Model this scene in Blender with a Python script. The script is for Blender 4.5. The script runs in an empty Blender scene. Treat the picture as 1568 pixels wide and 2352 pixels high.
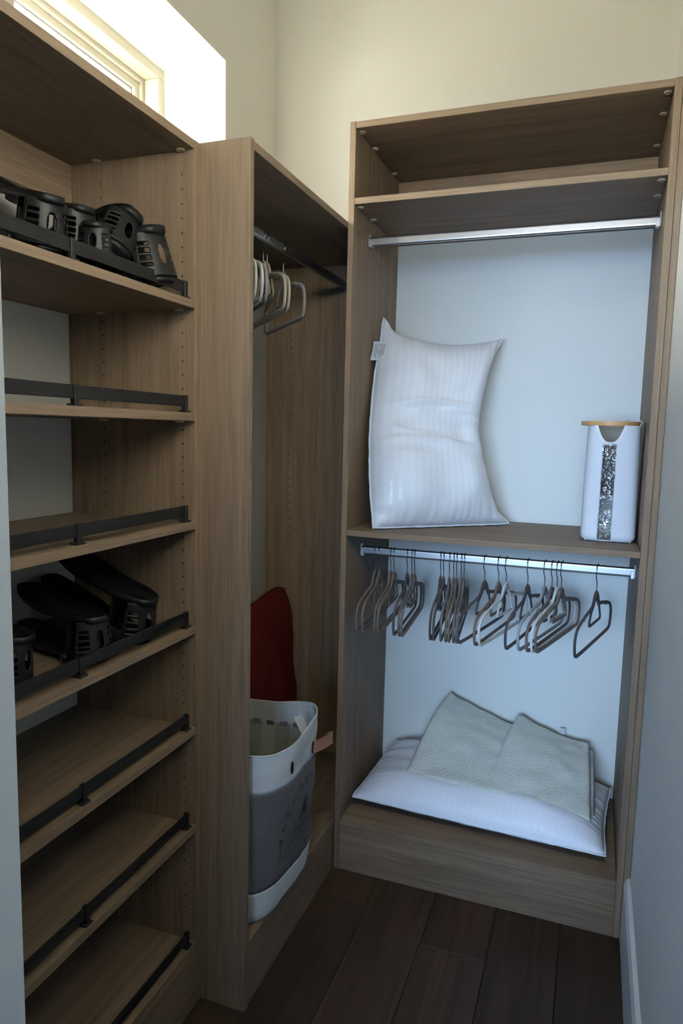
import bpy, bmesh, math, random
from mathutils import Vector, Matrix, noise

random.seed(7)
C = bpy.context.scene.collection
SC = bpy.context.scene
PI = math.pi
T = 0.019                                  # board thickness

# ------------------------------------------------------------------ camera
cam_d = bpy.data.cameras.new('camera')
cam = bpy.data.objects.new('camera', cam_d); C.objects.link(cam)
cam.location = (1.2474, -2.5880, 1.4833)
def cam_rot(yaw, pitch, roll):
    y, p, r = (math.radians(a) for a in (yaw, pitch, roll))
    f = Vector((-math.sin(y) * math.cos(p), math.cos(y) * math.cos(p), math.sin(p)))
    ri = Vector((math.cos(y), math.sin(y), 0)); up = ri.cross(f)
    r2 = ri * math.cos(r) + up * math.sin(r); u2 = -ri * math.sin(r) + up * math.cos(r)
    return Matrix((r2, u2, -f)).transposed().to_euler()
cam.rotation_euler = cam_rot(19.9135, -6.6648, 1.3112)
cam_d.sensor_fit = 'VERTICAL'; cam_d.sensor_height = 36.0
cam_d.lens = 1593.84 / 2352 * 36.0
cam_d.clip_start = 0.02
SC.camera = cam

# ------------------------------------------------------------------ world, lights, exposure
SC.view_settings.view_transform = 'Standard'; SC.view_settings.look = 'None'
SC.view_settings.exposure = 0.80; SC.view_settings.gamma = 1.0
SC.view_settings.use_curve_mapping = False
SC.cycles.use_denoising = True
SC.cycles.max_bounces = 14; SC.cycles.diffuse_bounces = 8; SC.cycles.glossy_bounces = 4
SC.cycles.transmission_bounces = 8; SC.cycles.transparent_max_bounces = 12
SC.cycles.sample_clamp_indirect = 6.0
SC.cycles.caustics_reflective = False; SC.cycles.caustics_refractive = False
world = bpy.data.worlds.new('sky'); SC.world = world; world.use_nodes = True
wb = world.node_tree.nodes['Background']
# overcast sky, three times brighter at the zenith than at the horizon, over darker ground
_n = world.node_tree.nodes; _l = world.node_tree.links
_g = _n.new('ShaderNodeTexCoord'); _s = _n.new('ShaderNodeSeparateXYZ'); _r = _n.new('ShaderNodeValToRGB')
_l.new(_g.outputs['Generated'], _s.inputs[0])
_m = _n.new('ShaderNodeMapRange'); _m.inputs[1].default_value = -1; _m.inputs[2].default_value = 1; _l.new(_s.outputs['Z'], _m.inputs[0])
_l.new(_m.outputs[0], _r.inputs[0])
_e = _r.color_ramp.elements
_e[0].position = 0.47; _e[0].color = (0.13, 0.12, 0.10, 1)
_e[1].position = 1.0; _e[1].color = (1.0, 0.98, 0.92, 1)
_k = _e.new(0.53); _k.color = (0.36, 0.352, 0.33, 1)
_l.new(_r.outputs[0], wb.inputs[0]); wb.inputs[1].default_value = 25.0

def area(name, loc, direction, sx, sy, power, color, portal=False):
    d = bpy.data.lights.new(name, 'AREA'); d.shape = 'RECTANGLE'; d.size = sx; d.size_y = sy
    d.energy = power; d.color = color
    o = bpy.data.objects.new(name, d); C.objects.link(o); o.location = loc
    o.rotation_euler = Vector(direction).to_track_quat('-Z', 'Y').to_euler()
    if portal: d.cycles.is_portal = True
    return o
# daylight of the bedroom window behind the camera
bw = area('bedroom_window_light', (0.70, -4.9, 1.55), (0.05, 1, -0.10), 2.2, 1.1, 16.5, (0.42, 0.655, 1.0))
bw.data.spread = math.radians(60)
sun_d = bpy.data.lights.new('sun', 'SUN'); sun_d.energy = 265.0; sun_d.angle = math.radians(1.0); sun_d.color = (1.0, 0.965, 0.88)
sun = bpy.data.objects.new('sun', sun_d); C.objects.link(sun); sun.location = (-3, -2, 6)
sun.rotation_euler = Vector((0.76, -0.61, -0.20)).to_track_quat('-Z', 'Y').to_euler()
# the clerestory opening, as a sampling portal for the sky
area('window_portal', (-0.365, -0.85, 2.45), (1, 0, 0), 0.92, 0.5, 1.0, (1, 1, 1), portal=True)

# ------------------------------------------------------------------ materials
MATS = {}
def pbsdf(name):
    m = bpy.data.materials.new(name); m.use_nodes = True
    nt = m.node_tree; b = nt.nodes['Principled BSDF']
    MATS[name] = m
    return m, nt, b
def plain(name, col, rough=0.6, metal=0.0, var=0.0, scale=30.0, bump=0.0, bscale=200.0, spec=0.5, sheen=0.0):
    m, nt, b = pbsdf(name)
    b.inputs['Base Color'].default_value = (*col, 1); b.inputs['Roughness'].default_value = rough
    b.inputs['Metallic'].default_value = metal; b.inputs['Specular IOR Level'].default_value = spec
    if sheen: b.inputs['Sheen Weight'].default_value = sheen
    tc = nt.nodes.new('ShaderNodeTexCoord')
    if var:
        n = nt.nodes.new('ShaderNodeTexNoise'); n.inputs['Scale'].default_value = scale; n.inputs['Detail'].default_value = 4
        r = nt.nodes.new('ShaderNodeMixRGB'); r.inputs[1].default_value = (*[c * (1 - var) for c in col], 1)
        r.inputs[2].default_value = (*[min(1, c * (1 + var)) for c in col], 1)
        nt.links.new(tc.outputs['Object'], n.inputs['Vector']); nt.links.new(n.outputs['Fac'], r.inputs[0])
        nt.links.new(r.outputs[0], b.inputs['Base Color'])
    if bump:
        n = nt.nodes.new('ShaderNodeTexNoise'); n.inputs['Scale'].default_value = bscale; n.inputs['Detail'].default_value = 3
        bp = nt.nodes.new('ShaderNodeBump'); bp.inputs['Strength'].default_value = bump; bp.inputs['Distance'].default_value = 0.002
        nt.links.new(tc.outputs['Object'], n.inputs['Vector']); nt.links.new(n.outputs['Fac'], bp.inputs['Height'])
        nt.links.new(bp.outputs[0], b.inputs['Normal'])
    return m
def wood(name, axis, dark, light, rough=0.55, long=1.2, cross=34.0, fine=260.0):
    """laminate with straight oak grain running along one axis"""
    m, nt, b = pbsdf(name)
    tc = nt.nodes.new('ShaderNodeTexCoord')
    def tex(cr, ln, detail, dist=0.0):
        mp = nt.nodes.new('ShaderNodeMapping')
        s = [cr, cr, cr]; s['xyz'.index(axis)] = ln
        mp.inputs['Scale'].default_value = s
        n = nt.nodes.new('ShaderNodeTexNoise'); n.inputs['Scale'].default_value = 1.0
        n.inputs['Detail'].default_value = detail; n.inputs['Roughness'].default_value = 0.6
        n.inputs['Distortion'].default_value = dist
        nt.links.new(tc.outputs['Object'], mp.inputs['Vector']); nt.links.new(mp.outputs[0], n.inputs['Vector'])
        return n
    n1 = tex(cross, long, 5, 0.6); n2 = tex(fine, long * 5, 2)
    add = nt.nodes.new('ShaderNodeMath'); add.operation = 'MULTIPLY_ADD'; add.inputs[1].default_value = 0.55
    mul = nt.nodes.new('ShaderNodeMath'); mul.operation = 'MULTIPLY'; mul.inputs[1].default_value = 0.45
    nt.links.new(n2.outputs['Fac'], mul.inputs[0]); nt.links.new(n1.outputs['Fac'], add.inputs[0]); nt.links.new(mul.outputs[0], add.inputs[2])
    cr = nt.nodes.new('ShaderNodeValToRGB')
    cr.color_ramp.elements[0].position = 0.36; cr.color_ramp.elements[0].color = (*dark, 1)
    cr.color_ramp.elements[1].position = 0.62; cr.color_ramp.elements[1].color = (*light, 1)
    nt.links.new(add.outputs[0], cr.inputs[0]); nt.links.new(cr.outputs[0], b.inputs['Base Color'])
    b.inputs['Roughness'].default_value = rough; b.inputs['Specular IOR Level'].default_value = 0.3
    bp = nt.nodes.new('ShaderNodeBump'); bp.inputs['Strength'].default_value = 0.12; bp.inputs['Distance'].default_value = 0.0006
    nt.links.new(n2.outputs['Fac'], bp.inputs['Height']); nt.links.new(bp.outputs[0], b.inputs['Normal'])
    return m
WD, WL = (0.106, 0.076, 0.051), (0.198, 0.144, 0.098)
for ax in 'xyz': wood('oak_' + ax, ax, WD, WL)
plain('wall_paint', (0.80, 0.797, 0.755), 0.75, var=0.012, scale=6, bump=0.05, bscale=900, spec=0.25)
plain('ceiling_paint', (0.80, 0.795, 0.76), 0.85)
plain('trim_paint', (0.80, 0.79, 0.76), 0.4)
plain('vinyl', (0.40, 0.375, 0.305), 0.4)
plain('gasket', (0.12, 0.12, 0.12), 0.6)
plain('black_rail', (0.007, 0.007, 0.0075), 0.55, spec=0.18, bump=0.15, bscale=500)
plain('black_plastic', (0.0045, 0.0045, 0.005), 0.45, spec=0.15)
plain('aluminium', (0.52, 0.50, 0.495), 0.36, metal=1.0)
plain('bracket_metal', (0.66, 0.65, 0.64), 0.4, metal=0.85)
plain('chrome_wire', (0.35, 0.35, 0.36), 0.25, metal=1.0)
plain('cam_plastic', (0.40, 0.32, 0.24), 0.4)
plain('hole_dark', (0.015, 0.012, 0.010), 0.9)
plain('sheet_white', (0.82, 0.82, 0.83), 0.8, sheen=0.2)
plain('seam_white', (0.86, 0.86, 0.87), 0.8)
plain('tag_cloth', (0.62, 0.62, 0.63), 0.8)
plain('tag_print', (0.05, 0.05, 0.055), 0.8)
plain('linen_white', (0.66, 0.655, 0.63), 0.9, var=0.06, scale=60, bump=0.3, bscale=900)
plain('linen_grey', (0.078, 0.078, 0.086), 0.9, var=0.18, scale=90, bump=0.4, bscale=900)
plain('print_black', (0.008, 0.008, 0.009), 0.8)
plain('leather', (0.19, 0.092, 0.058), 0.55, var=0.1, scale=60)
plain('bamboo', (0.52, 0.29, 0.12), 0.45, var=0.12, scale=20)
plain('hamper_cloth', (0.72, 0.73, 0.77), 0.85, bump=0.2, bscale=700)
plain('hamper_trim', (0.80, 0.79, 0.79), 0.8)
plain('hamper_lining', (0.20, 0.20, 0.195), 0.9)
plain('hamper_lining_pale', (0.66, 0.66, 0.64), 0.9)
plain('red_plush', (0.042, 0.0036, 0.002), 0.95, var=0.35, scale=70, bump=1.0, bscale=260, sheen=0.0, spec=0.1)

def striped(name, col, col2, axis, freq, rough=0.6):
    m, nt, b = pbsdf(name)
    tc = nt.nodes.new('ShaderNodeTexCoord'); sp = nt.nodes.new('ShaderNodeSeparateXYZ')
    src = 'UV' if axis in 'uv' else 'Object'
    nt.links.new(tc.outputs[src], sp.inputs[0])
    a = nt.nodes.new('ShaderNodeMath'); a.operation = 'MULTIPLY'; a.inputs[1].default_value = freq * 2 * PI
    nt.links.new(sp.outputs[{'u': 0, 'v': 1}.get(axis, 'xyz'.find(axis))], a.inputs[0])
    s = nt.nodes.new('ShaderNodeMath'); s.operation = 'SINE'; nt.links.new(a.outputs[0], s.inputs[0])
    cr = nt.nodes.new('ShaderNodeValToRGB'); cr.color_ramp.elements[0].position = 0.42; cr.color_ramp.elements[1].position = 0.58
    cr.color_ramp.elements[0].color = (*col, 1); cr.color_ramp.elements[1].color = (*col2, 1)
    k = nt.nodes.new('ShaderNodeMath'); k.operation = 'MULTIPLY_ADD'; k.inputs[1].default_value = 0.5; k.inputs[2].default_value = 0.5
    nt.links.new(s.outputs[0], k.inputs[0]); nt.links.new(k.outputs[0], cr.inputs[0])
    nt.links.new(cr.outputs[0], b.inputs['Base Color'])
    rr = nt.nodes.new('ShaderNodeMapRange'); rr.inputs[3].default_value = rough - 0.18; rr.inputs[4].default_value = rough + 0.18
    nt.links.new(k.outputs[0], rr.inputs[0]); nt.links.new(rr.outputs[0], b.inputs['Roughness'])
    b.inputs['Sheen Weight'].default_value = 0.15
    n = nt.nodes.new('ShaderNodeTexNoise'); n.inputs['Scale'].default_value = 14; n.inputs['Detail'].default_value = 5
    bp = nt.nodes.new('ShaderNodeBump'); bp.inputs['Strength'].default_value = 0.25; bp.inputs['Distance'].default_value = 0.01
    nt.links.new(tc.outputs['Object'], n.inputs['Vector']); nt.links.new(n.outputs['Fac'], bp.inputs['Height'])
    nt.links.new(bp.outputs[0], b.inputs['Normal'])
    return m
striped('sateen', (0.88, 0.865, 0.875), (0.91, 0.895, 0.905), 'u', 19.0, rough=.5)
striped('sateen_fine', (0.905, 0.880, 0.93), (0.92, 0.895, 0.945), 'u', 40.0)
striped('lining_stripe', (0.30, 0.295, 0.26), (0.42, 0.41, 0.365), 'u', 13.0, rough=0.8)

def quilt():
    m, nt, b = pbsdf('quilt')
    b.inputs['Base Color'].default_value = (0.64, 0.64, 0.565, 1); b.inputs['Roughness'].default_value = 0.85
    b.inputs['Sheen Weight'].default_value = 0.2
    tc = nt.nodes.new('ShaderNodeTexCoord')
    mp = nt.nodes.new('ShaderNodeMapping'); mp.inputs['Rotation'].default_value = (0, 0, 0.5); mp.inputs['Scale'].default_value = (1, 1, 1)
    nt.links.new(tc.outputs['UV'], mp.inputs['Vector'])
    w = nt.nodes.new('ShaderNodeTexWave'); w.inputs['Scale'].default_value = 16; w.inputs['Distortion'].default_value = 9
    w.inputs['Detail'].default_value = 2; w.inputs['Detail Scale'].default_value = 1.6
    nt.links.new(mp.outputs[0], w.inputs['Vector'])
    n = nt.nodes.new('ShaderNodeTexNoise'); n.inputs['Scale'].default_value = 55; nt.links.new(mp.outputs[0], n.inputs['Vector'])
    ad = nt.nodes.new('ShaderNodeMath'); ad.operation = 'MULTIPLY_ADD'; ad.inputs[1].default_value = 0.5
    nt.links.new(n.outputs['Fac'], ad.inputs[0]); nt.links.new(w.outputs['Fac'], ad.inputs[2])
    bp = nt.nodes.new('ShaderNodeBump'); bp.inputs['Strength'].default_value = 0.35; bp.inputs['Distance'].default_value = 0.003
    nt.links.new(ad.outputs[0], bp.inputs['Height']); nt.links.new(bp.outputs[0], b.inputs['Normal'])
quilt()
def glass(name, rough=0.0, tint=(1, 1, 1), alpha=0.12):
    m, nt, b = pbsdf(name)
    nt.nodes.remove(b); out = nt.nodes['Material Output']
    tr = nt.nodes.new('ShaderNodeBsdfTransparent'); tr.inputs[0].default_value = (*tint, 1)
    gl = nt.nodes.new('ShaderNodeBsdfGlossy'); gl.inputs['Roughness'].default_value = rough
    mx = nt.nodes.new('ShaderNodeMixShader'); mx.inputs[0].default_value = alpha
    nt.links.new(tr.outputs[0], mx.inputs[1]); nt.links.new(gl.outputs[0], mx.inputs[2]); nt.links.new(mx.outputs[0], out.inputs[0])
    return m, nt, gl
glass('window_glass', 0.0, (0.97, 0.98, 0.97), 0.06)
_m, _nt, _gl = glass('clear_vinyl', 0.06, (0.86, 0.87, 0.88), 0.16)
_tc = _nt.nodes.new('ShaderNodeTexCoord'); _n = _nt.nodes.new('ShaderNodeTexNoise'); _n.inputs['Scale'].default_value = 32; _n.inputs['Distortion'].default_value = 1.5
_b = _nt.nodes.new('ShaderNodeBump'); _b.inputs['Strength'].default_value = 0.9; _b.inputs['Distance'].default_value = 0.02
_nt.links.new(_tc.outputs['Object'], _n.inputs['Vector']); _nt.links.new(_n.outputs['Fac'], _b.inputs['Height']); _nt.links.new(_b.outputs[0], _gl.inputs['Normal'])
def floor_wood():
    m, nt, b = pbsdf('floor_walnut')
    tc = nt.nodes.new('ShaderNodeTexCoord'); oi = nt.nodes.new('ShaderNodeObjectInfo')
    ad = nt.nodes.new('ShaderNodeVectorMath'); ad.operation = 'ADD'
    sc = nt.nodes.new('ShaderNodeVectorMath'); sc.operation = 'SCALE'; sc.inputs[0].default_value = (7.3, 11.1, 3.7)
    nt.links.new(oi.outputs['Random'], sc.inputs['Scale']); nt.links.new(tc.outputs['Object'], ad.inputs[0]); nt.links.new(sc.outputs[0], ad.inputs[1])
    mp = nt.nodes.new('ShaderNodeMapping'); mp.inputs['Scale'].default_value = (26, 1.6, 26); nt.links.new(ad.outputs[0], mp.inputs['Vector'])
    n = nt.nodes.new('ShaderNodeTexNoise'); n.inputs['Scale'].default_value = 1; n.inputs['Detail'].default_value = 6; n.inputs['Distortion'].default_value = 1.4
    nt.links.new(mp.outputs[0], n.inputs['Vector'])
    cr = nt.nodes.new('ShaderNodeValToRGB'); cr.color_ramp.elements[0].position = 0.3; cr.color_ramp.elements[1].position = 0.75
    cr.color_ramp.elements[0].color = (0.016, 0.009, 0.006, 1); cr.color_ramp.elements[1].color = (0.046, 0.028, 0.020, 1)
    nt.links.new(n.outputs['Fac'], cr.inputs[0])
    mr = nt.nodes.new('ShaderNodeMapRange'); mr.inputs[3].default_value = 0.75; mr.inputs[4].default_value = 1.25; nt.links.new(oi.outputs['Random'], mr.inputs[0])
    mx = nt.nodes.new('ShaderNodeVectorMath'); mx.operation = 'SCALE'; nt.links.new(cr.outputs[0], mx.inputs[0]); nt.links.new(mr.outputs[0], mx.inputs['Scale'])
    nt.links.new(mx.outputs[0], b.inputs['Base Color']); b.inputs['Roughness'].default_value = 0.5; b.inputs['Specular IOR Level'].default_value = 0.3
floor_wood()
def velvet(name, col):
    m = plain(name, col, 0.9, var=0.08, scale=80, spec=0.15, sheen=0.08)
velvet('velvet_charcoal', (0.050, 0.047, 0.056)); velvet('velvet_taupe', (0.115, 0.094, 0.080))
velvet('velvet_ivory', (0.66, 0.64, 0.60)); velvet('velvet_grey', (0.105, 0.100, 0.108)); velvet('velvet_pale', (0.30, 0.32, 0.32))
velvet('velvet_mauve', (0.115, 0.085, 0.090)); velvet('velvet_beige', (0.36, 0.31, 0.24))

# ------------------------------------------------------------------ builders
def NB(): return bmesh.new()
def box(bm, x0, x1, y0, y1, z0, z1, bev=0.0):
    vs = [bm.verts.new((x, y, z)) for x in (x0, x1) for y in (y0, y1) for z in (z0, z1)]
    q = [(0, 1, 3, 2), (4, 6, 7, 5), (0, 4, 5, 1), (2, 3, 7, 6), (0, 2, 6, 4), (1, 5, 7, 3)]
    fs = [bm.faces.new([vs[i] for i in f]) for f in q]
    if bev:
        es = list({e for f in fs for e in f.edges})
        bmesh.ops.bevel(bm, geom=es, offset=bev, segments=1, affect='EDGES', profile=0.5)
    return bm
def cyl(bm, c, r, h, axis='z', n=16, r2=None):
    r2 = r if r2 is None else r2
    def P(a, k, rr):
        u, v = rr * math.cos(a), rr * math.sin(a)
        o = {'z': (u, v, k), 'y': (u, k, v), 'x': (k, u, v)}[axis]
        return (c[0] + o[0], c[1] + o[1], c[2] + o[2])
    A = [bm.verts.new(P(2 * PI * i / n, 0, r)) for i in range(n)]
    B = [bm.verts.new(P(2 * PI * i / n, h, r2)) for i in range(n)]
    for i in range(n): bm.faces.new((A[i], A[(i + 1) % n], B[(i + 1) % n], B[i]))
    bm.faces.new(A[::-1]); bm.faces.new(B)
    return bm
def sweep(bm, pts, section, normal=None, closed=False, cap=True):
    """section: list of (a, b); a along the in-plane side, b along 'normal'"""
    n = len(pts); pts = [Vector(p) for p in pts]; rings = []
    for i in range(n):
        if closed: t = (pts[(i + 1) % n] - pts[i - 1])
        else: t = pts[min(i + 1, n - 1)] - pts[max(i - 1, 0)]
        t.normalize()
        N = Vector(normal) if normal else (Vector((0, 0, 1)) if abs(t.z) < 0.9 else Vector((1, 0, 0)))
        s = N.cross(t).normalized(); b = t.cross(s).normalized()
        rings.append([bm.verts.new(pts[i] + s * p[0] + b * p[1]) for p in section])
    m = len(section)
    for i in range(n if closed else n - 1):
        a, c = rings[i], rings[(i + 1) % n]
        for j in range(m): bm.faces.new((a[j], a[(j + 1) % m], c[(j + 1) % m], c[j]))
    if cap and not closed: bm.faces.new(rings[0][::-1]); bm.faces.new(rings[-1])
    return bm
def oval(a, b, n=8): return [(a * math.cos(2 * PI * i / n), b * math.sin(2 * PI * i / n)) for i in range(n)]
def smooth_path(pts, sub=4, closed=False):
    P = [Vector(p) for p in pts]; n = len(P); out = []
    rng = range(n) if closed else range(n - 1)
    for i in rng:
        p0 = P[(i - 1) % n] if closed or i > 0 else P[0]; p1 = P[i]; p2 = P[(i + 1) % n]
        p3 = P[(i + 2) % n] if closed or i + 2 < n else P[-1]
        for k in range(sub):
            t = k / sub
            out.append(0.5 * ((2 * p1) + (p2 - p0) * t + (2 * p0 - 5 * p1 + 4 * p2 - p3) * t * t + (3 * p1 - p0 - 3 * p2 + p3) * t ** 3))
    if not closed: out.append(P[-1])
    return out
def grid(bm, fn, nu, nv, closed_u=False, skip=None, uv=True, flip=False):
    V = [[bm.verts.new(fn(i / nu, j / nv)) for j in range(nv + 1)] for i in range(nu if closed_u else nu + 1)]
    L = bm.loops.layers.uv.verify() if uv else None
    for i in range(nu):
        for j in range(nv):
            if skip and skip(i, j): continue
            a, b = V[i], V[(i + 1) % len(V)]
            q = [a[j], b[j], b[j + 1], a[j + 1]]; uvs = [(i, j), (i + 1, j), (i + 1, j + 1), (i, j + 1)]
            if flip: q.reverse(); uvs.reverse()
            try: f = bm.faces.new(q)
            except ValueError: continue
            if uv:
                for l, u in zip(f.loops, uvs): l[L].uv = (u[0] / nu, u[1] / nv)
    return V
def root(name, label, cat, loc=(0, 0, 0), group=None):
    o = bpy.data.objects.new(name, None); C.objects.link(o); o.location = loc; o.empty_display_size = 0.05
    o['label'] = label; o['category'] = cat
    if group: o['group'] = group
    return o
def base_of(o):
    p = Vector((0, 0, 0))
    while o is not None: p += Vector(o.location); o = o.parent
    return p
def obj(name, bm, mat, parent=None, smooth=False, solid=0.0, solid_off=0.0, local=False):
    """bm is in world coordinates unless local; becomes one mesh object under parent"""
    if parent is not None and not local: bmesh.ops.translate(bm, verts=bm.verts, vec=-base_of(parent))
    bmesh.ops.recalc_face_normals(bm, faces=bm.faces) if not solid else None
    me = bpy.data.meshes.new(name); bm.to_mesh(me); bm.free()
    me.materials.append(MATS[mat])
    if smooth:
        for p in me.polygons: p.use_smooth = True
    o = bpy.data.objects.new(name, me); C.objects.link(o)
    if parent is not None: o.parent = parent
    if solid:
        s = o.modifiers.new('thickness', 'SOLIDIFY'); s.thickness = solid; s.offset = solid_off
    return o
def struct(o): o['kind'] = 'structure'; return o
def tag(o, label, cat, group=None):
    o['label'] = label; o['category'] = cat
    if group: o['group'] = group
    return o
def board(name, x0, x1, y0, y1, z0, z1, axis, parent, bev=0.0008):
    return obj(name, box(NB(), x0, x1, y0, y1, z0, z1, bev), 'oak_' + axis, parent)

# ------------------------------------------------------------------ key dimensions (metres)
W = 1.420; YF = -1.972; YO = -2.09; CEIL = 3.30
XS = 0.3625; YN = -1.1456; XH = 0.4918; HS = 2.1235
XB = 0.4918; YB = -0.5038; HB = 2.4100; XR = 1.3823
Z7 = 0.1734

# ------------------------------------------------------------------ the setting
WY0, WY1, WZ0, WZ1 = -1.31, -0.3891, 2.190, 2.7105
bm = NB()
box(bm, -0.36, 0, YF, 0, 0, WZ0); box(bm, -0.36, 0, YF, 0, WZ1, CEIL)
box(bm, -0.36, 0, YF, WY0, WZ0, WZ1); box(bm, -0.36, 0, WY1, 0, WZ0, WZ1)
struct(obj('wall_left', bm, 'wall_paint'))
struct(obj('wall_back', box(NB(), -0.36, W + 0.12, 0, 0.12, 0, CEIL), 'wall_paint'))
struct(obj('wall_right', box(NB(), W, W + 0.12, YO, 0, 0, CEIL), 'wall_paint'))
JX0, JX1, JZ = 0.622, 1.372, 2.06
bm = NB(); box(bm, -0.36, JX0, YO, YF, 0, CEIL, 0.006); box(bm, JX1, W, YO, YF, 0, CEIL); box(bm, JX0, JX1, YO, YF, JZ, CEIL)
struct(obj('wall_front', bm, 'wall_paint'))
struct(obj('ceiling', box(box(NB(), -0.36, W + 0.12, YO + 0.1, 0.12, CEIL, CEIL + 0.1), -1.6, 3.4, -5.7, YO + 0.1, CEIL, CEIL + 0.1), 'ceiling_paint'))
struct(obj('wall_outer_left', box(NB(), -1.6, -1.5, -5.7, YO, 0, CEIL), 'wall_paint'))
struct(obj('wall_outer_right', box(NB(), 3.3, 3.4, -5.7, YO, 0, CEIL), 'wall_paint'))
struct(obj('wall_outer_back', box(NB(), -1.6, 3.4, -5.7, -5.6, 0, CEIL), 'wall_paint'))
bm = NB(); box(bm, -1.6, -0.36, YO, YO + 0.1, 0, CEIL); box(bm, W, 3.4, YO, YO + 0.1, 0, CEIL)
struct(obj('wall_outer_front', bm, 'wall_paint'))
fl = struct(obj('floor', box(NB(), -1.6, 3.4, -5.7, 0.12, -0.1, -0.014), 'floor_walnut'))
def plank(x0, x1, y0, y1):
    obj('plank', box(NB(), x0 + .0006, x1 - .0006, y0 + .0006, y1 - .0006, -0.014, 0.0, 0.0012), 'floor_walnut', fl)
PW = 0.191
for k in range(-5, 13):
    x0 = 0.852 + (k) * PW; x1 = x0 + PW
    if x0 > 3.1 or x1 < -0.4: continue
    cuts = [-5.6, -3.9 + 0.35 * math.sin(k * 2.1), -2.35 + 0.3 * math.sin(k * 4.7), (-0.745 if k == 0 else -0.6 - 0.9 * abs(math.sin(k * 1.9 + 0.6))), 0.0]
    if k in (-1, 1): cuts[3] = -1.75 + 0.2 * k
    cl = x0 >= W or x1 <= 0
    for a, b in zip(cuts, cuts[1:]):
        if cl and b > YO: b = YO
        if a < b - 0.05: plank(x0, x1, a, b)
# baseboard on the right-hand wall
bm = NB(); prof = [(1.403, 0.0), (1.403, 0.176), (1.409, 0.192), (1.4195, 0.199), (1.4195, 0.0)]
A = [bm.verts.new((x, YF, z)) for x, z in prof]; B = [bm.verts.new((x, YB - 0.0005, z)) for x, z in prof]
for i in range(5): bm.faces.new((A[i], A[(i + 1) % 5], B[(i + 1) % 5], B[i]))
bm.faces.new(A); bm.faces.new(B[::-1])
struct(obj('baseboard_right', bm, 'trim_paint'))

# window
win = root('window_1', 'white framed clerestory window in a deep reveal above the shelving', 'window'); win['kind'] = 'structure'
def ring(bm, x0, x1, y0, y1, z0, z1, w):
    box(bm, x0, x1, y0, y1, z0, z0 + w, .002); box(bm, x0, x1, y0, y1, z1 - w, z1, .002)
    box(bm, x0, x1, y0, y0 + w, z0 + w, z1 - w, .002); box(bm, x0, x1, y1 - w, y1, z0 + w, z1 - w, .002)
    return bm
obj('window_frame', ring(NB(), -0.345, -0.243, WY0, WY1, WZ0, WZ1, 0.034), 'vinyl', win)
obj('window_stop', ring(NB(), -0.345, -0.300, WY0 + .034, WY1 - .034, WZ0 + .034, WZ1 - .034, 0.016), 'vinyl', win)
sash = obj('window_sash', ring(NB(), -0.342, -0.312, WY0 + .050, WY1 - .050, WZ0 + .050, WZ1 - .050, 0.024), 'vinyl', win)
obj('gasket', ring(NB(), -0.330, -0.322, WY0 + .074, WY1 - .074, WZ0 + .074, WZ1 - .074, 0.004), 'gasket', sash)
obj('pane', box(NB(), -0.328, -0.324, WY0 + .076, WY1 - .076, WZ0 + .076, WZ1 - .076), 'window_glass', sash)

# ------------------------------------------------------------------ shared fittings
def cam_cover(x, y, z, parent):
    bm = NB(); n = 18
    ro, ri = 0.0105, 0.006
    P = [(ro, 0), (ro, -0.0025), (ro - .002, -0.004), (ri, -0.004), (ri, -0.001)]
    R = [[bm.verts.new((x + r * math.cos(2 * PI * i / n), y + r * math.sin(2 * PI * i / n), z + h)) for r, h in P] for i in range(n)]
    for i in range(n):
        a, b = R[i], R[(i + 1) % n]
        for j in range(4): bm.faces.new((a[j], b[j], b[j + 1], a[j + 1]))
    bm.faces.new([r[-1] for r in R])
    return obj('cam_cover', bm, 'cam_plastic', parent, smooth=True)
def holes(parent, pts, ax):
    bm = NB()
    for p in pts:
        a = ax[-1]; d = 0.0012 * (-1 if ax[0] == '-' else 1)
        n = 8; r = 0.0027
        V = []
        for i in range(n):
            u, v = r * math.cos(2 * PI * i / n), r * math.sin(2 * PI * i / n)
            V.append(bm.verts.new((p[0] + (d * .25 if a == 'x' else u), p[1] + (d * .25 if a == 'y' else (u if a == 'x' else v)), p[2] + v)))
        bm.faces.new(V)
    o = obj('peg_holes', bm, 'hole_dark', parent); o['kind'] = 'stuff'
    return o
def rod_bm(axis, a0, a1, c1, c2):
    """oval wardrobe rail: 30 mm tall, 15 mm wide; c1 = fixed horizontal coordinate, c2 = z centre"""
    prof = []
    for i in range(8): t = PI * i / 7; prof.append((0.0075 * math.cos(t), 0.0075 + 0.0075 * math.sin(t)))
    for i in range(8): t = PI + PI * i / 7; prof.append((0.0075 * math.cos(t), -0.0075 + 0.0075 * math.sin(t)))
    bm = NB(); R = []
    for a in (a0, a1):
        R.append([bm.verts.new((a, c1 + u, c2 + v) if axis == 'x' else (c1 + u, a, c2 + v)) for u, v in prof])
    m = len(prof)
    for j in range(m): bm.faces.new((R[0][j], R[0][(j + 1) % m], R[1][(j + 1) % m], R[1][j]))
    bm.faces.new(R[0]); bm.faces.new(R[1][::-1])
    return bm
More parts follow.
